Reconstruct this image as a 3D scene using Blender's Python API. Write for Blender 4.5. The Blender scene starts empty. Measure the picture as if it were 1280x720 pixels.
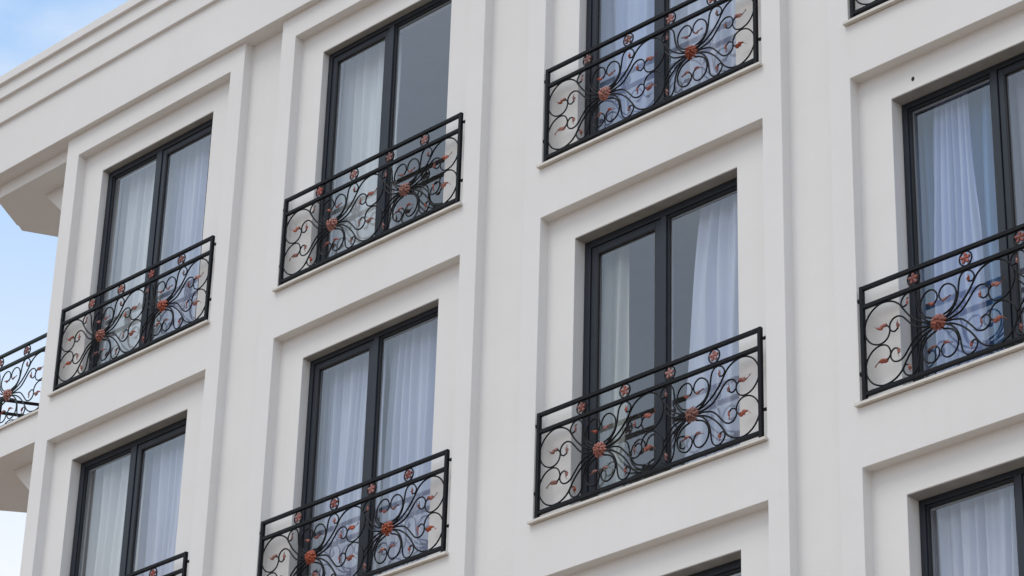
import bpy, bmesh, math, random
from mathutils import Vector, Matrix
random.seed(7)
R = math.radians
scene = bpy.context.scene
COL = scene.collection
GZ = 15.4                      # ground lies 15.4 m below the top of the upper window recesses

# ------------------------------------------------------------------ materials
def new_mat(name):
    m = bpy.data.materials.new(name); m.use_nodes = True
    nt = m.node_tree; nt.nodes.clear()
    out = nt.nodes.new('ShaderNodeOutputMaterial')
    return m, nt, out
def pbr(name, col, rough=.6, metal=0., var=.06, scale=3., bump=.0, bscale=60., spec=.5, col2=None, stretch=None, bdist=.01, orn=False):
    m, nt, out = new_mat(name)
    b = nt.nodes.new('ShaderNodeBsdfPrincipled')
    b.inputs['Roughness'].default_value = rough
    b.inputs['Metallic'].default_value = metal
    b.inputs['Specular IOR Level'].default_value = spec
    tc = nt.nodes.new('ShaderNodeTexCoord')
    src = tc.outputs['Object']
    if stretch:
        mp = nt.nodes.new('ShaderNodeMapping'); mp.inputs['Scale'].default_value = stretch
        nt.links.new(src, mp.inputs[0]); src = mp.outputs[0]
    n = nt.nodes.new('ShaderNodeTexNoise'); n.inputs['Scale'].default_value = scale
    n.inputs['Detail'].default_value = 6; n.inputs['Roughness'].default_value = .6
    nt.links.new(src, n.inputs['Vector'])
    r = nt.nodes.new('ShaderNodeValToRGB')
    c2 = col2 or tuple(c*(1-var) for c in col)
    c1 = col if col2 else tuple(min(1, c*(1+var)) for c in col)
    r.color_ramp.elements[0].position = .35; r.color_ramp.elements[0].color = (*c2, 1)
    r.color_ramp.elements[1].position = .65; r.color_ramp.elements[1].color = (*c1, 1)
    nt.links.new(n.outputs['Fac'], r.inputs[0]); nt.links.new(r.outputs[0], b.inputs['Base Color'])
    if orn:
        oi = nt.nodes.new('ShaderNodeObjectInfo'); hs = nt.nodes.new('ShaderNodeHueSaturation')
        a_ = nt.nodes.new('ShaderNodeMapRange'); a_.inputs['To Min'].default_value = .72; a_.inputs['To Max'].default_value = 1.2
        b_ = nt.nodes.new('ShaderNodeMapRange'); b_.inputs['To Min'].default_value = .7; b_.inputs['To Max'].default_value = 1.1
        sc_ = nt.nodes.new('ShaderNodeMath'); sc_.operation = 'MULTIPLY'; sc_.inputs[1].default_value = 7.3
        fc_ = nt.nodes.new('ShaderNodeMath'); fc_.operation = 'FRACT'
        nt.links.new(oi.outputs['Random'], sc_.inputs[0]); nt.links.new(sc_.outputs[0], fc_.inputs[0])
        nt.links.new(oi.outputs['Random'], a_.inputs['Value']); nt.links.new(fc_.outputs[0], b_.inputs['Value'])
        nt.links.new(a_.outputs[0], hs.inputs['Value']); nt.links.new(b_.outputs[0], hs.inputs['Saturation'])
        nt.links.new(r.outputs[0], hs.inputs['Color']); nt.links.new(hs.outputs[0], b.inputs['Base Color'])
    if bump:
        n2 = nt.nodes.new('ShaderNodeTexNoise'); n2.inputs['Scale'].default_value = bscale; n2.inputs['Detail'].default_value = 4
        nt.links.new(src, n2.inputs['Vector'])
        bp = nt.nodes.new('ShaderNodeBump'); bp.inputs['Strength'].default_value = bump; bp.inputs['Distance'].default_value = bdist
        nt.links.new(n2.outputs['Fac'], bp.inputs['Height']); nt.links.new(bp.outputs[0], b.inputs['Normal'])
    nt.links.new(b.outputs[0], out.inputs[0])
    return m

def plaster_mat():
    m, nt, out = new_mat('painted_render')
    b = nt.nodes.new('ShaderNodeBsdfPrincipled'); b.inputs['Roughness'].default_value = .85
    b.inputs['Specular IOR Level'].default_value = .25
    tc = nt.nodes.new('ShaderNodeTexCoord')
    n = nt.nodes.new('ShaderNodeTexNoise'); n.inputs['Scale'].default_value = .9; n.inputs['Detail'].default_value = 5
    nt.links.new(tc.outputs['Object'], n.inputs['Vector'])
    r = nt.nodes.new('ShaderNodeValToRGB')
    r.color_ramp.elements[0].position = .3; r.color_ramp.elements[0].color = (.752, .742, .729, 1)
    r.color_ramp.elements[1].position = .7; r.color_ramp.elements[1].color = (.782, .774, .763, 1)
    nt.links.new(n.outputs['Fac'], r.inputs[0])
    # faint rain streaks: noise stretched along z
    mp = nt.nodes.new('ShaderNodeMapping'); mp.inputs['Scale'].default_value = (9, 9, .5)
    nt.links.new(tc.outputs['Object'], mp.inputs[0])
    n3 = nt.nodes.new('ShaderNodeTexNoise'); n3.inputs['Scale'].default_value = 1.; n3.inputs['Detail'].default_value = 6
    nt.links.new(mp.outputs[0], n3.inputs['Vector'])
    r3 = nt.nodes.new('ShaderNodeValToRGB')
    r3.color_ramp.elements[0].position = .28; r3.color_ramp.elements[0].color = (.99, .988, .985, 1)
    r3.color_ramp.elements[1].position = .5; r3.color_ramp.elements[1].color = (1, 1, 1, 1)
    nt.links.new(n3.outputs['Fac'], r3.inputs[0])
    mx = nt.nodes.new('ShaderNodeMix'); mx.data_type = 'RGBA'; mx.blend_type = 'MULTIPLY'; mx.inputs[0].default_value = 1
    nt.links.new(r.outputs[0], mx.inputs[6]); nt.links.new(r3.outputs[0], mx.inputs[7])
    nt.links.new(mx.outputs[2], b.inputs['Base Color'])
    n2 = nt.nodes.new('ShaderNodeTexNoise'); n2.inputs['Scale'].default_value = 70; n2.inputs['Detail'].default_value = 3
    n4 = nt.nodes.new('ShaderNodeTexNoise'); n4.inputs['Scale'].default_value = 2.2; n4.inputs['Detail'].default_value = 2
    nt.links.new(tc.outputs['Object'], n2.inputs['Vector']); nt.links.new(tc.outputs['Object'], n4.inputs['Vector'])
    b1 = nt.nodes.new('ShaderNodeBump'); b1.inputs['Strength'].default_value = .25; b1.inputs['Distance'].default_value = .003
    b2 = nt.nodes.new('ShaderNodeBump'); b2.inputs['Strength'].default_value = .5; b2.inputs['Distance'].default_value = .012
    nt.links.new(n2.outputs['Fac'], b1.inputs['Height']); nt.links.new(n4.outputs['Fac'], b2.inputs['Height'])
    nt.links.new(b2.outputs[0], b1.inputs['Normal']); nt.links.new(b1.outputs[0], b.inputs['Normal'])
    nt.links.new(b.outputs[0], out.inputs[0])
    return m

def glass_mat():
    m, nt, out = new_mat('double_glazing')
    # Schlick reflectance from |N.I|, the same from both sides of the pane
    ge = nt.nodes.new('ShaderNodeNewGeometry')
    dt = nt.nodes.new('ShaderNodeVectorMath'); dt.operation = 'DOT_PRODUCT'
    nt.links.new(ge.outputs['Normal'], dt.inputs[0]); nt.links.new(ge.outputs['Incoming'], dt.inputs[1])
    def mth(op, a, b=None):
        q = nt.nodes.new('ShaderNodeMath'); q.operation = op
        for i, v in enumerate((a, b)):
            if v is None: continue
            if isinstance(v, (int, float)): q.inputs[i].default_value = v
            else: nt.links.new(v, q.inputs[i])
        return q.outputs[0]
    c_ = mth('ABSOLUTE', dt.outputs['Value'])
    p5 = mth('POWER', mth('SUBTRACT', 1., c_), 5.)
    fres = mth('ADD', mth('MULTIPLY', p5, .96), .04)
    mu = nt.nodes.new('ShaderNodeMath'); mu.operation = 'MULTIPLY'; mu.inputs[1].default_value = GLASS_K; mu.use_clamp = True
    nt.links.new(fres, mu.inputs[0])
    tr = nt.nodes.new('ShaderNodeBsdfTransparent'); tr.inputs[0].default_value = (.93, .96, .97, 1)
    gl = nt.nodes.new('ShaderNodeBsdfGlossy'); gl.inputs['Roughness'].default_value = .012; gl.inputs['Color'].default_value = (.93, .97, 1, 1)
    tc = nt.nodes.new('ShaderNodeTexCoord')
    n = nt.nodes.new('ShaderNodeTexNoise'); n.inputs['Scale'].default_value = 2.0; n.inputs['Detail'].default_value = 1
    nt.links.new(tc.outputs['Object'], n.inputs['Vector'])
    bp = nt.nodes.new('ShaderNodeBump'); bp.inputs['Strength'].default_value = .12; bp.inputs['Distance'].default_value = .004
    nt.links.new(n.outputs['Fac'], bp.inputs['Height']); nt.links.new(bp.outputs[0], gl.inputs['Normal'])
    mx = nt.nodes.new('ShaderNodeMixShader')
    nt.links.new(mu.outputs[0], mx.inputs[0]); nt.links.new(tr.outputs[0], mx.inputs[1]); nt.links.new(gl.outputs[0], mx.inputs[2])
    nt.links.new(mx.outputs[0], out.inputs[0])
    return m

def cloth_mat(name, col, weave=900, thin=.35):
    m, nt, out = new_mat(name)
    d = nt.nodes.new('ShaderNodeBsdfDiffuse'); t = nt.nodes.new('ShaderNodeBsdfTranslucent')
    tc = nt.nodes.new('ShaderNodeTexCoord')
    mp = nt.nodes.new('ShaderNodeMapping'); mp.inputs['Scale'].default_value = (14, 14, .6)
    nt.links.new(tc.outputs['Object'], mp.inputs[0])
    n = nt.nodes.new('ShaderNodeTexNoise'); n.inputs['Scale'].default_value = 1.; n.inputs['Detail'].default_value = 4
    nt.links.new(mp.outputs[0], n.inputs['Vector'])
    r = nt.nodes.new('ShaderNodeValToRGB')
    r.color_ramp.elements[0].position = .3; r.color_ramp.elements[0].color = (*[c*.9 for c in col], 1)
    r.color_ramp.elements[1].position = .7; r.color_ramp.elements[1].color = (*col, 1)
    nt.links.new(n.outputs['Fac'], r.inputs[0])
    nt.links.new(r.outputs[0], d.inputs[0]); nt.links.new(r.outputs[0], t.inputs[0])
    mx = nt.nodes.new('ShaderNodeMixShader'); mx.inputs[0].default_value = .16
    nt.links.new(d.outputs[0], mx.inputs[1]); nt.links.new(t.outputs[0], mx.inputs[2])
    tr = nt.nodes.new('ShaderNodeBsdfTransparent')
    m2 = nt.nodes.new('ShaderNodeMixShader'); m2.inputs[0].default_value = thin*.12
    nt.links.new(mx.outputs[0], m2.inputs[1]); nt.links.new(tr.outputs[0], m2.inputs[2])
    nt.links.new(m2.outputs[0], out.inputs[0])
    return m

GLASS_K = 3.4
M = dict(
    wall=plaster_mat(),
    sill=pbr('sill_stone', (.66, .63, .58), .5, var=.06, scale=14, bump=.15, bscale=90),
    frame=pbr('anthracite_aluminium', (.024, .030, .040), .42, metal=0., var=.08, scale=5, bump=.05, bscale=200, spec=.3),
    gasket=pbr('black_rubber', (.010, .011, .013), .6, var=.1),
    glass=glass_mat(),
    iron=pbr('black_painted_iron', (.0065, .007, .009), .52, var=.35, scale=30, bump=.3, bscale=120, spec=.16, bdist=.002),
    green_iron=pbr('dark_green_black_iron', (.007, .016, .016), .45, var=.3, scale=30, bump=.3, bscale=120, spec=.28, bdist=.002),
    copper=pbr('copper_paint', (.47, .115, .06), .55, metal=.15, scale=60, bump=.5, bscale=150, col2=(.17, .045, .03), bdist=.003, orn=True),
    rose=pbr('worn_rose_paint', (.42, .13, .10), .55, metal=.1, scale=55, bump=.5, bscale=160, col2=(.16, .06, .055), bdist=.003, orn=True),
    head=pbr('dark_head_grey', (.30, .30, .29), .9, var=.12, scale=6, bump=.1, bscale=80),  # darker grey than the wall, for the sheet under each window head
    spacer=pbr('aluminium_spacer', (.33, .34, .37), .4, metal=.3, var=.05),
    room=pbr('room_paint', (.58, .56, .55), .9, var=.05),
    roomfloor=pbr('room_floor', (.20, .15, .11), .5, var=.2, scale=4),
    roof=pbr('roof_membrane', (.30, .29, .28), .9, var=.1),
    cur_white=cloth_mat('white_sheer_cloth', (.88, .89, .90)),
    cur_cool=cloth_mat('cool_white_sheer_cloth', (.74, .77, .92)),
    cur_lilac=cloth_mat('blue_white_sheer_cloth', (.60, .68, .93)),
    cur_blue=cloth_mat('pale_blue_cloth', (.24, .42, .70)),
    cur_cream=cloth_mat('cream_grey_cloth', (.72, .72, .66)),
    cur_taupe=cloth_mat('taupe_lilac_cloth', (.46, .43, .50)),
)

# ------------------------------------------------------------------ helpers
def link(name, me, mat, parent=None, loc=(0,0,0)):
    o = bpy.data.objects.new(name, me); COL.objects.link(o)
    if mat and not me.materials: me.materials.append(mat)
    o.location = loc
    if parent: o.parent = parent
    return o
def obj(name, bm, mat, parent=None, smooth=False, loc=(0,0,0), recalc=True):
    me = bpy.data.meshes.new(name)
    if recalc: bmesh.ops.recalc_face_normals(bm, faces=bm.faces)
    bm.to_mesh(me); bm.free()
    if smooth:
        for p in me.polygons: p.use_smooth = True
    return link(name, me, mat, parent, loc)
def empty(name, loc, label, cat, group=None):
    o = bpy.data.objects.new(name, None); COL.objects.link(o); o.location = loc
    o.empty_display_size = .2
    return tag(o, label, cat, group)
def tag(o, label, cat, group=None):
    o['label'] = label; o['category'] = cat
    if group: o['group'] = group
    return o
def box(bm, x0, x1, y0, y1, z0, z1, bev=0.):
    vs = [bm.verts.new(v) for v in ((x0,y0,z0),(x1,y0,z0),(x1,y1,z0),(x0,y1,z0),(x0,y0,z1),(x1,y0,z1),(x1,y1,z1),(x0,y1,z1))]
    fs = [bm.faces.new([vs[i] for i in f]) for f in ((0,3,2,1),(4,5,6,7),(0,1,5,4),(1,2,6,5),(2,3,7,6),(3,0,4,7))]
    if bev:
        es = list({e for f in fs for e in f.edges})
        bmesh.ops.bevel(bm, geom=es, offset=bev, segments=1, affect='EDGES', profile=.5)
def boxobj(name, b, mat, parent=None, bev=.0):
    bm = bmesh.new(); box(bm, *b, bev=bev); return obj(name, bm, mat, parent)
def catmull(pts, step=.008):
    P = [pts[0]]+list(pts)+[pts[-1]]; out = []
    for i in range(1, len(P)-2):
        a, b, c, d = (Vector(p) for p in P[i-1:i+3])
        n = max(2, int((c-b).length/step))
        for k in range(n):
            t = k/n
            out.append(.5*((2*b)+(-a+c)*t+(2*a-5*b+4*c-d)*t*t+(-a+3*b-3*c+d)*t**3))
    out.append(Vector(P[-2]))
    return out
def tube(bm, pts, r0, r1=None, seg=7, cap=True):
    r1 = r0 if r1 is None else r1
    rings = []; n = len(pts)
    for i, p in enumerate(pts):
        t = (pts[min(i+1, n-1)]-pts[max(i-1, 0)]).normalized()
        side = t.cross(Vector((0, 1, 0))).normalized(); up = Vector((0, 1, 0))
        r = r0+(r1-r0)*i/(n-1)
        rings.append([bm.verts.new(p+side*math.cos(a)*r+up*math.sin(a)*r) for a in [2*math.pi*k/seg for k in range(seg)]])
    for a, b in zip(rings, rings[1:]):
        for k in range(seg): bm.faces.new((a[k], a[(k+1) % seg], b[(k+1) % seg], b[k]))
    if cap: bm.faces.new(rings[0]); bm.faces.new(rings[-1][::-1])

# ------------------------------------------------------------------ layout measured from the photograph (metres)
XL = dict(A=-11.5334, B=-8.4094, C=-5.2846, D=-2.2435)
W = 2.235; REC = .097; OX = .2817; OW = 1.625; ZO = .2397; H = 3.0; SILL = 2.560; FR = .187
FY = .22                                   # window frame front plane
zz = lambda z: z+GZ

# ------------------------------------------------------------------ building
bld = empty('apartment_building', (-6, 0, 0), 'off-white rendered apartment block with framed window bays and stepped cornice', 'building')
bm_off = Vector((6, 0, 0))
def bobj(name, bm, mat, parent=None, smooth=False):
    if parent is None:
        o = obj(name, bm, mat, bld, smooth, loc=(6, 0, 0)); return o
    return obj(name, bm, mat, parent, smooth)

def facade():
    LEFT = XL['A']-.188; RIGHT = 7.0
    xs = {LEFT, RIGHT}; zs = {0., zz(.27)}
    strips = [(XL['A']+W+FR, XL['B']-FR), (XL['B']+W+FR, XL['C']-FR), (XL['C']+W+.18, XL['D']-FR), (XL['D']+W+FR, XL['D']+W+FR+.5)]
    for s in strips: xs |= set(s)
    for x in XL.values(): xs |= {x, x+W, x+OX, x+OX+OW}
    for k in range(3): zs |= {zz(-k*H), zz(-k*H-SILL), zz(-k*H-ZO), zz(-k*H-SILL+.018)}
    xs = sorted(xs); zs = sorted(zs)
    def depth(x, z):
        for a, b in strips:
            if a < x < b: return REC
        for c in XL.values():
            if c < x < c+W:
                for k in range(3):
                    if zz(-k*H-SILL) < z < zz(-k*H):
                        if c+OX < x < c+OX+OW and z < zz(-k*H-ZO) and z > zz(-k*H-SILL+.018): return None
                        return REC
        return 0.
    bm = bmesh.new(); vc = {}
    def V(x, y, z):
        k = (round(x, 5), round(y, 5), round(z, 5))
        if k not in vc: vc[k] = bm.verts.new(k)
        return vc[k]
    def F(*p):
        vs = [V(*q) for q in p]
        if len(set(vs)) > 2:
            try: bm.faces.new(vs)
            except ValueError: pass
    D = {}
    HD = .34
    for i in range(len(xs)-1):
        for j in range(len(zs)-1):
            D[i, j] = depth((xs[i]+xs[i+1])/2, (zs[j]+zs[j+1])/2)
    g = lambda d: HD if d is None else d
    for i in range(len(xs)-1):
        for j in range(len(zs)-1):
            d = D[i, j]; x0, x1, z0, z1 = xs[i], xs[i+1], zs[j], zs[j+1]
            if d is not None: F((x0,d,z0), (x1,d,z0), (x1,d,z1), (x0,d,z1))
            if i+1 < len(xs)-1:
                e = D[i+1, j]
                if g(e) != g(d):
                    F((x1,g(d),z0), (x1,g(e),z0), (x1,g(e),z1), (x1,g(d),z1))
            if j+1 < len(zs)-1:
                e = D[i, j+1]
                if g(e) != g(d):
                    F((x0,g(d),z1), (x1,g(d),z1), (x1,g(e),z1), (x0,g(e),z1))
    # split needed: levels 0 / REC / HD share only edges, so side faces between 0 and HD never occur here
    z1 = zz(.27)
    F((LEFT,0,0), (LEFT,9,0), (LEFT,9,z1), (LEFT,0,z1))
    F((RIGHT,0,0), (RIGHT,9,0), (RIGHT,9,z1), (RIGHT,0,z1))
    F((LEFT,9,0), (RIGHT,9,0), (RIGHT,9,z1), (LEFT,9,z1))
    bmesh.ops.translate(bm, verts=bm.verts, vec=-bm_off*-1 if False else Vector((0,0,0)))
    bmesh.ops.dissolve_limit(bm, angle_limit=.01, verts=bm.verts, edges=bm.edges)
    o = bobj('facade_wall', bm, M['wall'])
    bv = o.modifiers.new('soft_edges', 'BEVEL'); bv.width = .004; bv.segments = 2; bv.limit_method = 'ANGLE'; bv.angle_limit = R(40)
    return o
facade()

# cornice: stepped bands above the window bays
CL, CR = -13.42, 7.4
def band(name, y, z0, z1, back=.5):
    bm = bmesh.new()
    box(bm, CL, CR, y, back, zz(z0), zz(z1), bev=.006)
    return bobj(name, bm, M['wall'])
prof = [(-.062, .235), (-.062, .818), (-.095, .820), (-.095, 1.085), (-.13, 1.087), (-.13, 1.235), (-.165, 1.237), (-.165, 1.335), (.45, 1.335), (.45, .235)]
def cornice():
    bm = bmesh.new()
    # plan line of the cornice: along the front, then back at an angle round the corner balcony
    plan = [(7.4, 0), (-12.99, 0), (-13.42, .70), (-13.10, 1.45)]
    dirs = []
    for i in range(len(plan)):
        a = Vector((*plan[max(i-1, 0)], 0)); b = Vector((*plan[i], 0)); c = Vector((*plan[min(i+1, len(plan)-1)], 0))
        n1 = (b-a); n2 = (c-b)
        def nn(v): v = v.normalized(); return Vector((-v.y, v.x, 0))*1.
        ns = [nn(v) for v in (n1, n2) if v.length > 1e-6]
        n = sum(ns, Vector((0,0,0))).normalized(); k = 1/max(.3, n.dot(ns[0]))
        dirs.append(n*k)
    rings = []
    for p, n in zip(plan, dirs):
        # n points away from the building for a line running to -x: (-dy, dx) = (0,-1)
        rings.append([bm.verts.new((p[0]+n.x*(-d), p[1]+n.y*(-d), zz(z))) for d, z in prof])
    for a, b in zip(rings, rings[1:]):
        for k in range(len(prof)): bm.faces.new((a[k], a[(k+1) % len(prof)], b[(k+1) % len(prof)], b[k]))
    bm.faces.new(rings[0]); bm.faces.new(rings[-1][::-1])
    o = bobj('cornice', bm, M['wall'])
    bv = o.modifiers.new('soft_edges', 'BEVEL'); bv.width = .004; bv.segments = 2; bv.limit_method = 'ANGLE'; bv.angle_limit = R(40)
cornice()
def prism(name, pl, z0, z1, mat):
    bm = bmesh.new()
    a = [bm.verts.new((x, y, zz(z0))) for x, y in pl]; b = [bm.verts.new((x, y, zz(z1))) for x, y in pl]
    bm.faces.new(a); bm.faces.new(b)
    for i in range(len(pl)): bm.faces.new((a[i], a[(i+1) % len(pl)], b[(i+1) % len(pl)], b[i]))
    return bobj(name, bm, M[mat])
def gusset(zt):
    """triangular haunch carrying the slab against the side wall"""
    bm = bmesh.new()
    tri = [(-12.56, zt-.0015), (-11.724, zt-.0015), (-11.724, zt-.80)]
    a = [bm.verts.new((x, .37, zz(z))) for x, z in tri]; b = [bm.verts.new((x, .62, zz(z))) for x, z in tri]
    bm.faces.new(a); bm.faces.new(b)
    for i in range(3): bm.faces.new((a[i], a[(i+1) % 3], b[(i+1) % 3], b[i]))
    bobj('haunch', bm, M['wall'])
prism('roof_overhang', [(-11.723, .10), (-12.95, .10), (-13.33, .66), (-12.98, 1.34), (-12.4, 2.4), (-11.723, 2.4)], .10, .60, 'wall')
prism('balcony_slab', [(-11.723, .10), (-13.20, .10), (-13.58, .66), (-13.03, 1.40), (-12.4, 2.4), (-11.723, 2.4)], -2.875, -2.583, 'wall')
prism('balcony_coping', [(-11.7245, .075), (-13.22, .075), (-13.61, .66), (-13.05, 1.42), (-12.4, 2.42), (-11.7245, 2.42)], -2.582, -2.560, 'sill')
gusset(.10); gusset(-2.875)
# roof deck closes the block from above
bm = bmesh.new(); box(bm, -11.7, 7.2, .46, 9.0, zz(.30), zz(.62)); bobj('roof', bm, M['roof'])
bm = bmesh.new()  # parapet inner block behind the cornice on the balcony side
box(bm, -11.7, -11.4, .46, 9.0, zz(.625), zz(1.2)); bobj('parapet', bm, M['wall'])

# rooms behind the windows
for k in range(3):
    zt = zz(-k*H+.04); zb = zz(-k*H-SILL-.06)
    for c in 'ABCD':
        x0 = XL[c]-.35; x1 = XL[c]+W+.35
        bm = bmesh.new()
        v = lambda x, y, z: bm.verts.new((x, y, z))
        y0, y1 = .36, 3.6
        o_ = XL[c]+OX; o2 = o_+OW; oz0 = zz(-k*H-SILL+.018); oz1 = zz(-k*H-ZO)
        def quad(*p): bm.faces.new([v(*q) for q in p])
        quad((x0,y1,zb), (x1,y1,zb), (x1,y1,zt), (x0,y1,zt))
        quad((x0,y0,zb), (x0,y1,zb), (x0,y1,zt), (x0,y0,zt))
        quad((x1,y0,zb), (x1,y1,zb), (x1,y1,zt), (x1,y0,zt))
        quad((x0,y0,zt), (x1,y0,zt), (x1,y1,zt), (x0,y1,zt))
        quad((x0,y0,zb), (x1,y0,zb), (x1,y1,zb), (x0,y1,zb))
        quad((x0,y0,zb), (o_,y0,zb), (o_,y0,zt), (x0,y0,zt))
        quad((o2,y0,zb), (x1,y0,zb), (x1,y0,zt), (o2,y0,zt))
        quad((o_,y0,oz1), (o2,y0,oz1), (o2,y0,zt), (o_,y0,zt))
        quad((o_,y0,zb), (o2,y0,zb), (o2,y0,oz0), (o_,y0,oz0))
        bobj('room', bm, M['room'])

# ------------------------------------------------------------------ windows
WIN = {}
for k_ in range(3):
    fy = {'A': (.170, .200, .215), 'B': (.165, .180, .20), 'C': (.175, .205, .21), 'D': (.20, .210, .220)}
    for c_ in 'ABCD':
        y_ = fy[c_][k_]
        WIN[c_, k_] = {'A': (y_, .060, .050, 1.050, .040, False), 'B': (y_, .045, .050, 1.090, .030, True),
                       'C': (y_, .062 if k_ else .05, .060 if k_ else .05, 1.090, .026, True), 'D': (y_, .045, .045, 1.062, .028, False)}[c_]
def window(c, k):
    x = XL[c]; z0 = zz(-k*H-SILL+.018); z1 = zz(-k*H-ZO)
    a, b = x+OX, x+OX+OW
    FY, f, sw, mid, mw, sash_left = WIN[c, k]; FD = .08
    mid += x
    bm = bmesh.new()
    box(bm, a, a+f, FY, FY+FD, z0, z1, .003); box(bm, b-f, b, FY, FY+FD, z0, z1, .003)
    box(bm, a+f, b-f, FY+.0005, FY+FD, z1-f, z1, .003); box(bm, a+f, b-f, FY+.0005, FY+FD, z0, z0+f, .003)
    box(bm, mid-mw, mid+mw, FY+.001, FY+FD-.001, z0+f, z1-f, .003)
    w = bobj('window', bm, M['frame'])
    if sash_left: s0, s1, p0, p1 = a+f, mid-mw, mid+mw, b-f
    else: s0, s1, p0, p1 = mid+mw, b-f, a+f, mid-mw
    zb, zt = z0+f, z1-f
    def ring(bm, x0, x1, z0, z1, wd, y0, y1, bev):
        box(bm, x0, x0+wd, y0, y1, z0, z1, bev); box(bm, x1-wd, x1, y0, y1, z0, z1, bev)
        box(bm, x0+wd, x1-wd, y0+.0004, y1, z0, z0+wd, bev); box(bm, x0+wd, x1-wd, y0+.0004, y1, z1-wd, z1, bev)
    g = .004
    bm = bmesh.new(); ring(bm, s0+g, s1-g, zb+g, zt-g, sw, FY+.012, FY+.066, .003)
    obj('sash', bm, M['frame'], w)
    bm = bmesh.new(); ring(bm, s0+g+sw, s1-g-sw, zb+g+sw, zt-g-sw, .008, FY+.016, FY+.06, 0)
    obj('gasket', bm, M['gasket'], w)
    bm = bmesh.new(); ring(bm, p0, p1, zb, zt, .012, FY+.018, FY+.06, .002)
    obj('glazing_bead', bm, M['frame'], w)
    bm = bmesh.new(); ring(bm, p0+.012, p1-.012, zb+.012, zt-.012, .007, FY+.022, FY+.058, 0)
    obj('gasket', bm, M['gasket'], w)
    for (q0, q1, e) in ((s0+g+sw, s1-g-sw, g+sw+.008), (p0+.012, p1-.012, .024)):
        bm = bmesh.new(); y = FY+.036
        e2 = e if e > .03 else .024
        vs = [bm.verts.new(p) for p in ((q0+.004,y,zb+e2-.004), (q1-.004,y,zb+e2-.004), (q1-.004,y,zt-e2+.004), (q0+.004,y,zt-e2+.004))]
        bm.faces.new(vs)
        obj('glass_pane', bm, M['glass'], w, recalc=False)
        bm = bmesh.new(); ring(bm, q0+.0005, q1-.0005, zb+e2-.004, zt-e2+.004, .016, FY+.0385, FY+.052, 0)
        obj('glass_spacer', bm, M['spacer'], w)
    bm = bmesh.new(); box(bm, a+.0015, b-.0015, REC+.004, FY-.0005, z1-.005, z1-.0012); obj('dark_head_sheet', bm, M['head'], w)  # thin sheet added under the window head to make it darker than the wall
    # stone sill on the recess floor with a small nose and ears
    bm = bmesh.new()
    zs_ = zz(-k*H-SILL)
    pts = [(x-.026, -.036), (x+W+.010, -.036), (x+W+.010, -.0015), (x+W-.001, -.0015), (x+W-.001, REC-.001), (x+.001, REC-.001), (x+.001, -.0015), (x-.026, -.0015)]
    lo = [bm.verts.new((p[0], p[1], zs_+.002)) for p in pts]; hi = [bm.verts.new((p[0], p[1], zs_+.022)) for p in pts]
    bm.faces.new(lo); bm.faces.new(hi[::-1])
    for i in range(8): bm.faces.new((lo[i], lo[(i+1) % 8], hi[(i+1) % 8], hi[i]))
    obj('sill', bm, M['sill'], w)
    bm = bmesh.new(); box(bm, a+.001, b-.001, REC, FY+.01, zs_+.0195, zs_+.024); obj('threshold', bm, M['sill'], w)
    return w
for k in range(3):
    for c in 'ABCD': window(c, k)
# small drilled hole above the right hand window
bm = bmesh.new()
hp = (XL['D']+.475, REC, zz(-H-.155))
ring = [bm.verts.new((hp[0]+.014*math.cos(t)*1., hp[1]-.0015, hp[2]+.018*math.sin(t))) for t in [i*math.pi/6 for i in range(12)]]
ctr = bm.verts.new((hp[0], hp[1]-.010, hp[2]))
for i in range(12): bm.faces.new((ring[i], ring[(i+1) % 12], ctr))
bobj('wall_plug', bm, M['gasket'])

# ------------------------------------------------------------------ curtains
def curtain(c, k, u0, u1, mat, label, y=.385, fold=.085, amp=.036, slant=0., seed=0, ztop=.12, gather=0., group='curtains hanging behind the windows'):
    rnd = random.Random(seed+ord(c)*7+k)
    x = XL[c]; zt = zz(-k*H-ZO+ztop); zb = zz(-k*H-SILL+.03)
    wd = u1-u0; nx = max(24, int(wd/.006)); nz = 22
    ph = [rnd.uniform(0, 6.28) for _ in range(6)]
    fr = [2*math.pi/fold, 2*math.pi/(fold*.61), 2*math.pi/(fold*2.7)]
    bm = bmesh.new(); rows = []
    for j in range(nz+1):
        t = j/nz; z = zt+(zb-zt)*t; row = []
        for i in range(nx+1):
            s = i/nx; xs_ = s*wd
            wob = .016*math.sin(3*t+ph[3]+s*3)+.01*math.sin(7*t+ph[4]+s*9)
            w_ = xs_+wob
            f = math.sin(fr[0]*w_+ph[0]+1.1*math.sin(fr[2]*w_+ph[2]))+.35*math.sin(fr[1]*w_+ph[1]+t*1.2)+.4*math.sin(fr[2]*w_+ph[2])
            am = 1.3*amp*(.55+.45*math.sin(fr[2]*.7*w_+ph[5])**2)*(.75+.25*t)
            left = u0-slant*t**.6
            px = left+(u1-left)*s
            if gather: px = (u0+u1)/2+(px-(u0+u1)/2)*(1-gather*(1-t)**1.5)
            row.append(bm.verts.new((x+px, y+am*f, z)))
        rows.append(row)
    for a, b in zip(rows, rows[1:]):
        for i in range(nx): bm.faces.new((a[i], a[i+1], b[i+1], b[i]))
    cx = x+(u0+u1)/2
    bmesh.ops.translate(bm, verts=bm.verts, vec=(-cx, -y, -zt))
    o = obj('curtain', bm, M[mat], None, smooth=True, loc=(cx, y, zt))
    return tag(o, label, 'curtain', group)
curtain('A', 0, .05, 1.05, 'cur_white', 'white sheer curtain behind the left pane of the window nearest the roof corner', fold=.12, seed=1)
curtain('A', 0, 1.05, 1.98, 'cur_cool', 'white sheer curtain behind the right pane of the window nearest the roof corner', fold=.10, seed=2)
curtain('A', 1, .05, 1.02, 'cur_white', 'pale sheer curtain behind the left pane of the bottom left window', fold=.13, seed=3)
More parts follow.
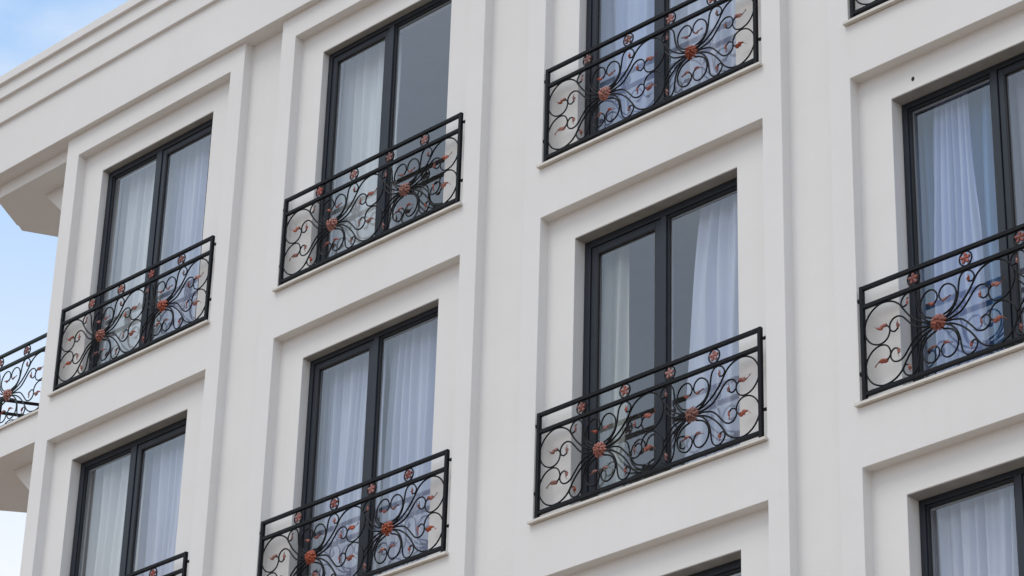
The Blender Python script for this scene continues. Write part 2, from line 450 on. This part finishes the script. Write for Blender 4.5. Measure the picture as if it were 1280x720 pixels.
curtain('A', 1, 1.02, 1.98, 'cur_cool', 'white pleated curtain behind the right pane of the bottom left window', fold=.10, seed=4)
curtain('B', 0, .10, 1.0, 'cur_white', 'white curtain drawn behind the left pane beside a bare grey pane in the second bay', fold=.14, seed=5)
curtain('B', 1, .05, 1.03, 'cur_cool', 'bluish white pleated curtain in left pane of the lower second bay window', fold=.085, seed=6)
curtain('B', 1, 1.03, 1.98, 'cur_cool', 'bluish white pleated curtain in right pane of the lower second bay window', fold=.09, seed=7)
curtain('C', 0, .05, 1.02, 'cur_lilac', 'pale blue curtain in the left pane of the window directly above the central one', fold=.17, amp=.03, seed=8)
curtain('C', 0, 1.02, 1.98, 'cur_cool', 'white curtain in the right pane of the window directly above the central one', fold=.11, seed=9)
curtain('C', 1, .26, .55, 'cur_cream', 'narrow cream grey curtain bunched at far left of the big central window', fold=.16, amp=.035, seed=10)
curtain('C', 1, 1.36, 2.02, 'cur_cool', 'white curtain swept aside in the right pane of the big central window', fold=.11, amp=.035, slant=.22, seed=11)
curtain('C', 2, .05, 1.98, 'cur_cool', 'lilac white curtain in the window just showing at the bottom edge', fold=.11, seed=12)
curtain('D', 1, .05, 1.10, 'cur_blue', 'pale blue drape at left pane of the right edge window, behind a white sheer', fold=.13, amp=.046, y=.47, seed=13)
curtain('D', 1, .37, .80, 'cur_lilac', 'narrow white sheer flaring downward over the blue drape, right edge window', fold=.075, amp=.032, y=.37, gather=.38, seed=14)
curtain('D', 1, 1.05, 1.98, 'cur_taupe', 'taupe lilac curtain behind the right pane of the right edge window', fold=.15, amp=.03, seed=15)
curtain('D', 2, .05, 1.98, 'cur_cool', 'white pleated curtain in the bottom right window', fold=.095, amp=.034, seed=16)

# ------------------------------------------------------------------ wrought iron
BAR = .030; YF = -.019; YC = YF+BAR/2
LOOP = [(.03,.015),(.09,.032),(.135,.052),(.19,.09),(.245,.145),(.285,.20),(.32,.25),(.37,.286),(.43,.303),(.49,.300),(.555,.265),(.60,.205),(.612,.14),(.597,.08),(.555,.03),(.502,.007),(.455,.010),(.42,.035),(.403,.075),(.408,.105),(.428,.125)]
LOOP_LEAF = [(.428,.125),(.452,.130),(.485,.118),(.520,.136),(.535,.152)]
CURL = [(.03,.004),(.08,.006),(.12,.012),(.175,.028),(.215,.058),(.26,.108),(.295,.147),(.335,.165),(.374,.158),(.400,.130),(.404,.098),(.39,.072),(.362,.062),(.340,.076)]
CURL_LEAF = [(.340,.076),(.334,.092),(.340,.112),(.334,.138)]
STEM = [(.02,.015),(.06,.028),(.10,.052),(.142,.10),(.163,.155),(.172,.215),(.182,.262),(.205,.294),(.24,.304),(.275,.290),(.298,.258),(.298,.232),(.28,.214),(.260,.220)]
STEM_LEAF = [(.260,.220),(.250,.236),(.254,.256),(.244,.276)]
HEART = [(.012,.02),(.03,.048),(.07,.062),(.11,.085),(.14,.13),(.147,.175),(.135,.22),(.102,.255),(.06,.266),(.026,.248),(.008,.213),(.012,.180),(.030,.162)]
HEART_LEAF = [(.030,.162),(.050,.152),(.075,.165),(.105,.172)]

def leaf_mesh(bm, path, wid, up=1., seed=0):
    """serrated acanthus leaf along a path in the (x,z) plane, arched and thick"""
    rnd = random.Random(seed)
    pts = catmull([Vector((p[0], 0, p[1])) for p in path], .004)
    n = len(pts); rows = []
    for i, p in enumerate(pts):
        s = i/(n-1)
        t = (pts[min(i+1, n-1)]-pts[max(i-1, 0)]).normalized(); nrm = Vector((-t.z, 0, t.x))
        env = max(.2*(1-s)+.05, math.sin(math.pi*min(1, s*1.25+.10))**.8)
        lob = .62+.38*abs(math.sin(s*math.pi*3.5+.4))
        w = max(.0016, wid*max(0, env)*lob)
        tw = math.sin(s*5+seed)*.004
        row = []
        for k, q in enumerate((-1, -.5, 0, .5, 1)):
            arch = -.010*(1-q*q)*env+.003*rnd.uniform(-1, 1)+tw*q
            row.append(p+nrm*(q*w*(1.0 if q*up > 0 else .75))+Vector((0, arch-.002, 0)))
        rows.append(row)
    for off in (0, .0035):
        vr = [[bm.verts.new(v+Vector((0, off, 0))) for v in r] for r in rows]
        for a, b in zip(vr, vr[1:]):
            for k in range(4): bm.faces.new((a[k], a[k+1], b[k+1], b[k]))
        if off == 0: fr_ = vr
        else:
            for i in range(len(fr_)-1):
                for k in (0, 4): bm.faces.new((fr_[i][k], fr_[i+1][k], vr[i+1][k], vr[i][k]))
            for i in (0, -1):
                for k in range(4): bm.faces.new((fr_[i][k], fr_[i][k+1], vr[i][k+1], vr[i][k]))

def flower_mesh(seed=0):
    bm = bmesh.new(); rnd = random.Random(seed)
    def petal(ang, r0, r1, w, y0, y1, lift):
        ca, sa = math.cos(ang), math.sin(ang)
        P = []
        ns = 5
        for i in range(ns+1):
            s = i/ns; r = r0+(r1-r0)*s
            ww = w*(math.sin(math.pi*(s*.66+.12)))*(1.08 if i % 2 else .74)
            y = y0+(y1-y0)*s-lift*math.sin(math.pi*s)
            P.append([(r, -ww, y+.004), (r, 0, y-.002), (r, ww, y+.004)])
        vs = []
        for off in (0, .003):
            vs.append([[bm.verts.new((a*ca-b*sa, yy+off, a*sa+b*ca)) for a, b, yy in row] for row in P])
        for lay in vs:
            for a, b in zip(lay, lay[1:]):
                for k in range(2): bm.faces.new((a[k], a[k+1], b[k+1], b[k]))
        for i in range(ns):
            for k in (0, 2): bm.faces.new((vs[0][i][k], vs[0][i+1][k], vs[1][i+1][k], vs[1][i][k]))
        for k in range(2): bm.faces.new((vs[0][-1][k], vs[0][-1][k+1], vs[1][-1][k+1], vs[1][-1][k]))
    for n, r0, r1, w, y0, y1, lift in ((12, .004, .067, .0155, -.004, .004, .012), (9, .003, .053, .0135, -.016, -.016, .014), (6, .002, .034, .0115, -.028, -.038, .010)):
        ph = rnd.uniform(0, 1)
        for i in range(n):
            petal(ph+2*math.pi*i/n+rnd.uniform(-.08, .08), r0, r1*rnd.uniform(.9, 1.06), w, y0, y1+rnd.uniform(-.003, .003), lift)
    bmesh.ops.create_icosphere(bm, subdivisions=1, radius=.010, matrix=Matrix.Translation((0, -.030, 0)))
    return bm
def small_flower_mesh():
    bm = bmesh.new()
    for i in range(5):
        a = 2*math.pi*i/5+.35; ca, sa = math.cos(a), math.sin(a)
        vs = []
        prof_ = [(.004, .004), (.016, .010), (.027, .014), (.036, .010), (.041, .0035)]
        for off, sc in ((-.007, .8), (.003, 1.)):
            lay = []
            for r, w in prof_:
                lay.append([bm.verts.new((r*ca-q*w*sc*sa, off-(0.003 if q == 0 else 0), r*sa+q*w*sc*ca)) for q in (-1, 0, 1)])
            vs.append(lay)
            for p, q in zip(lay, lay[1:]):
                for k in range(2): bm.faces.new((p[k], p[k+1], q[k+1], q[k]))
        for i2 in range(len(prof_)-1):
            for k in (0, 2): bm.faces.new((vs[0][i2][k], vs[0][i2+1][k], vs[1][i2+1][k], vs[1][i2][k]))
        for k in range(2): bm.faces.new((vs[0][-1][k], vs[0][-1][k+1], vs[1][-1][k+1], vs[1][-1][k]))
    bmesh.ops.create_icosphere(bm, subdivisions=1, radius=.0085, matrix=Matrix.Translation((0, -.007, 0)))
    return bm

def place_curve(pts, sx, sz, cu, cv, jit=0.):
    return [Vector((cu+sx*p[0], YC, cv+sz*p[1])) for p in pts]
def motif(root, cu, cv, left_full=True, right_full=True, iron='iron', seed=0):
    for sx in (1, -1):
        for sz in (1, -1):
            full = right_full if sx > 0 else left_full
            sets = [(STEM, STEM_LEAF, .015), (HEART, HEART_LEAF, .016)]
            if full: sets += [(LOOP, LOOP_LEAF, .024), (CURL, CURL_LEAF, .015)]
            else: sets += [(LOOP[:6], None, 0), (CURL[:7]+[(.272,.125)] if False else CURL[:6]+[(.274,.124)], None, 0)]
            for q, (cv_, lf, wd) in enumerate(sets):
                bm = bmesh.new()
                P = catmull(place_curve(cv_, sx, sz, cu, cv), .009)
                dy = (-.003, .003, 0., .002)[q]
                P = [p+Vector((0, dy, 0)) for p in P]
                tube(bm, P, .0072, .0058)
                if lf:   # rolled end of the bar
                    bmesh.ops.create_icosphere(bm, subdivisions=1, radius=.0085, matrix=Matrix.Translation(P[-1]))
                s = obj('scroll', bm, M[iron], root, smooth=True)
                if lf:
                    bm = bmesh.new()
                    sd = seed*31+q*5+(sx > 0)*2+(sz > 0)
                    leaf_mesh(bm, [(cu+sx*p[0], cv+sz*p[1]) for p in lf], wd, up=sx*sz, seed=sd)
                    bmesh.ops.translate(bm, verts=bm.verts, vec=(0, YC, 0))
                    obj('leaf', bm, M['copper'] if (q == 2 or (sd % 3 == 0)) else M['rose'], s)
    f = obj('flower', flower_mesh(seed), M['copper'], root, loc=(cu, YF+.004, cv)); f.scale = (.93, .93, .93)
    return f

def railing(origin, width, motifs, rings, label, iron='iron', group='black wrought iron balcony railings', brackets=True, rotz=0.):
    """origin: recess left edge at sill level; panel runs along local x"""
    root = empty('balcony_railing', origin, label, 'railing', group)
    root.rotation_euler = (0, 0, rotz)
    u0, u1 = .032, width-.032
    y0, y1 = YF, YF+BAR
    for a in (u0, u1-BAR): boxobj('post', (a, a+BAR, y0, y1, .022, .880), M[iron], root, .002)
    for z0 in (.062, .711, .852): boxobj('rail', (u0+BAR, u1-BAR, y0+.0006, y1-.0006, z0-.002, z0+.0270), M[iron], root, .002)
    if brackets:
        for z0 in (.785, .238):
            for a, b in ((-.002, u0), (u1, width+.002)):
                bm = bmesh.new(); box(bm, a, b, .002, .020, z0, z0+.018)
                cx = a+.004 if a < .1 else b-.004
                bmesh.ops.create_cone(bm, cap_ends=True, segments=10, radius1=.016, radius2=.016, depth=.008,
                                      matrix=Matrix.Translation((cx, .018, z0+.009)) @ Matrix.Rotation(math.pi/2, 4, 'Y'))
                obj('bracket', bm, M[iron], root)
    for cu in rings:
        bm = bmesh.new(); n = 28
        P = [Vector((cu+.0495*math.cos(2*math.pi*i/n), YC, .7945+.0525*math.sin(2*math.pi*i/n))) for i in range(n)]
        rr = []
        for i, p in enumerate(P):
            t = (P[(i+1) % n]-P[i-1]).normalized(); s = t.cross(Vector((0,1,0)))
            rr.append([bm.verts.new(p+s*math.cos(a)*.0062+Vector((0,1,0))*math.sin(a)*.0062) for a in [2*math.pi*k/7 for k in range(7)]])
        for i in range(n):
            a, b = rr[i], rr[(i+1) % n]
            for k in range(7): bm.faces.new((a[k], a[(k+1) % 7], b[(k+1) % 7], b[k]))
        ro = obj('rosette_ring', bm, M[iron], root, smooth=True)
        obj('rosette', small_flower_mesh(), M['rose'], ro, loc=(cu, YC-.002, .7945))
    for i, (cu, lf, rf) in enumerate(motifs): motif(root, cu, .400, lf, rf, iron, seed=i+3)
    return root
proto = railing((XL['C'], 0, zz(-H-SILL)), W, [(.674, True, True), (1.5625, False, True)], (.483, .911, 1.347, 1.766),
                'black scrolled iron railing with copper flowers below the big central window with grey panes')
def dup(src, loc, label):
    r = src.copy(); COL.objects.link(r); r.location = loc; r['label'] = label
    for ch in list(src.children):
        c = ch.copy(); COL.objects.link(c); c.parent = r
        if c.name.startswith('flower'): c.rotation_euler = (0, random.uniform(0, 6.28), 0)
        for g in list(ch.children):
            d = g.copy(); COL.objects.link(d); d.parent = c
    return r
for c, k, lab in (
    ('A', 0, 'black scrolled iron railing on the window nearest the roof corner and the sky'),
    ('B', 0, 'black scrolled iron railing under the window with one curtained and one bare grey pane'),
    ('C', 0, 'black scrolled iron railing with its top right corner cut off, above the central window'),
    ('D', 0, 'railing of which only a bottom corner shows in the top right corner of the photo'),
    ('A', 1, 'railing whose end alone shows at the bottom edge, under the bottom left window'),
    ('B', 1, 'black scrolled iron railing cut by the bottom edge, in front of bluish white pleated curtains'),
    ('D', 1, 'black scrolled iron railing cut by the right edge, in front of the blue drape')):
    dup(proto, (XL[c], 0, zz(-k*H-SILL)), lab)
# corner balcony: a short front panel and a panel on its far side
fr_ = railing((-13.19, .195, zz(-2.560)), 1.46, [(.67, True, True)], (.47, .895), 'dark green iron railing with one flower motif on the open corner balcony against the sky', iron='green_iron',
        group='corner balcony railings', brackets=False)
# plain two-rail panels with scrolls round the back of the balcony
def side_panel(a, b, label):
    a = Vector(a); b = Vector(b); L = (b-a).length; ang = math.atan2(b.y-a.y, b.x-a.x)
    root = empty('balcony_railing', (a.x, a.y, zz(-2.560)), label, 'railing', 'corner balcony railings')
    root.rotation_euler = (0, 0, ang)
    for x in (0, L-BAR): boxobj('post', (x, x+BAR, 0, BAR, 0, .877), M['iron'], root, .002)
    for z0 in (.062, .711, .852): boxobj('rail', (BAR, L-BAR, .0006, BAR-.0006, z0, z0+.0245), M['iron'], root, .002)
    n = max(1, round(L/.42))
    for i in range(n):
        cx = L*(i+.5)/n
        for sx in (1, -1):
            for sz in (1, -1):
                bm = bmesh.new()
                P = catmull([Vector((cx+sx*p[0], BAR/2, .40+sz*p[1])) for p in HEART], .012)
                tube(bm, P, .0066, .0052)
                obj('scroll', bm, M['iron'], root, smooth=True)
    return root
side_panel((-13.50, .75, 0), (-13.05, 1.50, 0), 'black iron railing along the far side of the open corner balcony')
side_panel((-13.18, .21, 0), (-13.50, .72, 0), 'black iron railing on the outer angled side of the corner balcony')

# ------------------------------------------------------------------ setting
bm = bmesh.new()
s = 1500
vs = [bm.verts.new(p) for p in ((-s,-s,0), (s,-s,0), (s,s,0), (-s,s,0))]; bm.faces.new(vs)
g = obj('ground', bm, pbr('paving', (.29, .21, .145), .9, var=.15, scale=.8, bump=.2, bscale=8)); g['kind'] = 'structure'

# ------------------------------------------------------------------ camera
f_px = 3616.15; yaw, pitch, roll = .7938, .4807, .0305
import json
cp, sp = math.cos(pitch), math.sin(pitch)
Fv = Vector((-math.sin(yaw)*cp, math.cos(yaw)*cp, sp)); Rv = Vector((math.cos(yaw), math.sin(yaw), 0)); Uv = Rv.cross(Fv)
R2 = Rv*math.cos(roll)+Uv*math.sin(roll); U2 = -Rv*math.sin(roll)+Uv*math.cos(roll)
cd = bpy.data.cameras.new('camera'); cam = bpy.data.objects.new('camera', cd); COL.objects.link(cam)
mw = Matrix((R2, U2, -Fv)).transposed().to_4x4(); mw.translation = Vector((8.4999, -13.8394, zz(-13.8011)))
cam.matrix_world = mw
cd.sensor_width = 36; cd.lens = f_px/1280*36; cd.clip_end = 5000; cd.clip_start = .1
scene.camera = cam

# ------------------------------------------------------------------ light
SUN_EL, SUN_AZ = 60., 192.        # azimuth of the sun, degrees clockwise from +y
az = R(SUN_AZ); el = R(SUN_EL)
sd = Vector((math.sin(az)*math.cos(el), math.cos(az)*math.cos(el), math.sin(el)))
sl = bpy.data.lights.new('sun', 'SUN'); sl.energy = 1.1; sl.angle = R(30); sl.color = (1, .93, .84)
so = bpy.data.objects.new('sun', sl); COL.objects.link(so); so.rotation_euler = (-sd).to_track_quat('-Z', 'Y').to_euler()
w = bpy.data.worlds.new('World'); scene.world = w; w.use_nodes = True
nt = w.node_tree; nt.nodes.clear()
out = nt.nodes.new('ShaderNodeOutputWorld'); bg = nt.nodes.new('ShaderNodeBackground')
sky = nt.nodes.new('ShaderNodeTexSky'); sky.sky_type = 'NISHITA'; sky.sun_disc = False
sky.sun_elevation = el; sky.sun_rotation = az; sky.dust_density = .6; sky.air_density = 1.2; sky.ozone_density = 2.0
bg.inputs[1].default_value = .15
tc = nt.nodes.new('ShaderNodeTexCoord')
mp = nt.nodes.new('ShaderNodeMapping'); mp.inputs['Scale'].default_value = (3.2, 3.2, 7.); mp.inputs['Location'].default_value = (.3, .1, .9)
n = nt.nodes.new('ShaderNodeTexNoise'); n.inputs['Scale'].default_value = 1.3; n.inputs['Detail'].default_value = 7; n.inputs['Roughness'].default_value = .55
nt.links.new(tc.outputs['Generated'], mp.inputs[0]); nt.links.new(mp.outputs[0], n.inputs['Vector'])
rp = nt.nodes.new('ShaderNodeValToRGB'); rp.color_ramp.elements[0].position = .42; rp.color_ramp.elements[1].position = .62
nt.links.new(n.outputs['Fac'], rp.inputs[0])
# thicker veil of cloud low in the sky
sx = nt.nodes.new('ShaderNodeSeparateXYZ'); nt.links.new(tc.outputs['Generated'], sx.inputs[0])
mr = nt.nodes.new('ShaderNodeMapRange'); mr.inputs['From Min'].default_value = .54; mr.inputs['From Max'].default_value = .36
mr.inputs['To Min'].default_value = .05; mr.inputs['To Max'].default_value = 1.
nt.links.new(sx.outputs['Z'], mr.inputs['Value'])
mm = nt.nodes.new('ShaderNodeMath'); mm.operation = 'MAXIMUM'
m3 = nt.nodes.new('ShaderNodeMath'); m3.operation = 'MULTIPLY'; m3.inputs[1].default_value = .7
nt.links.new(rp.outputs[0], m3.inputs[0]); nt.links.new(m3.outputs[0], mm.inputs[0]); nt.links.new(mr.outputs[0], mm.inputs[1])
# the cloud deck is thicker on the street side (towards -y)
m4 = nt.nodes.new('ShaderNodeMapRange'); m4.inputs['From Min'].default_value = .15; m4.inputs['From Max'].default_value = -.45
m4.inputs['To Min'].default_value = 0.; m4.inputs['To Max'].default_value = .78
nt.links.new(sx.outputs['Y'], m4.inputs['Value'])
m5 = nt.nodes.new('ShaderNodeMath'); m5.operation = 'MAXIMUM'
nt.links.new(mm.outputs[0], m5.inputs[0]); nt.links.new(m4.outputs[0], m5.inputs[1]); mm = m5
tint = nt.nodes.new('ShaderNodeMix'); tint.data_type = 'RGBA'; tint.blend_type = 'MULTIPLY'; tint.inputs[0].default_value = 1
tint.inputs[7].default_value = (1.06, 1.40, 1.48, 1)
nt.links.new(sky.outputs[0], tint.inputs[6]); sky = tint
mx = nt.nodes.new('ShaderNodeMix'); mx.data_type = 'RGBA'
mx.inputs[7].default_value = (5.3, 5.55, 5.9, 1)
nt.links.new(mm.outputs[0], mx.inputs[0]); nt.links.new(sky.outputs[2], mx.inputs[6])
nt.links.new(mx.outputs[2], bg.inputs[0]); nt.links.new(bg.outputs[0], out.inputs[0])

scene.view_settings.view_transform = 'Standard'; scene.view_settings.look = 'None'
scene.view_settings.exposure = .21; scene.view_settings.gamma = 1
scene.render.engine = 'CYCLES'
scene.cycles.max_bounces = 8; scene.cycles.transparent_max_bounces = 12
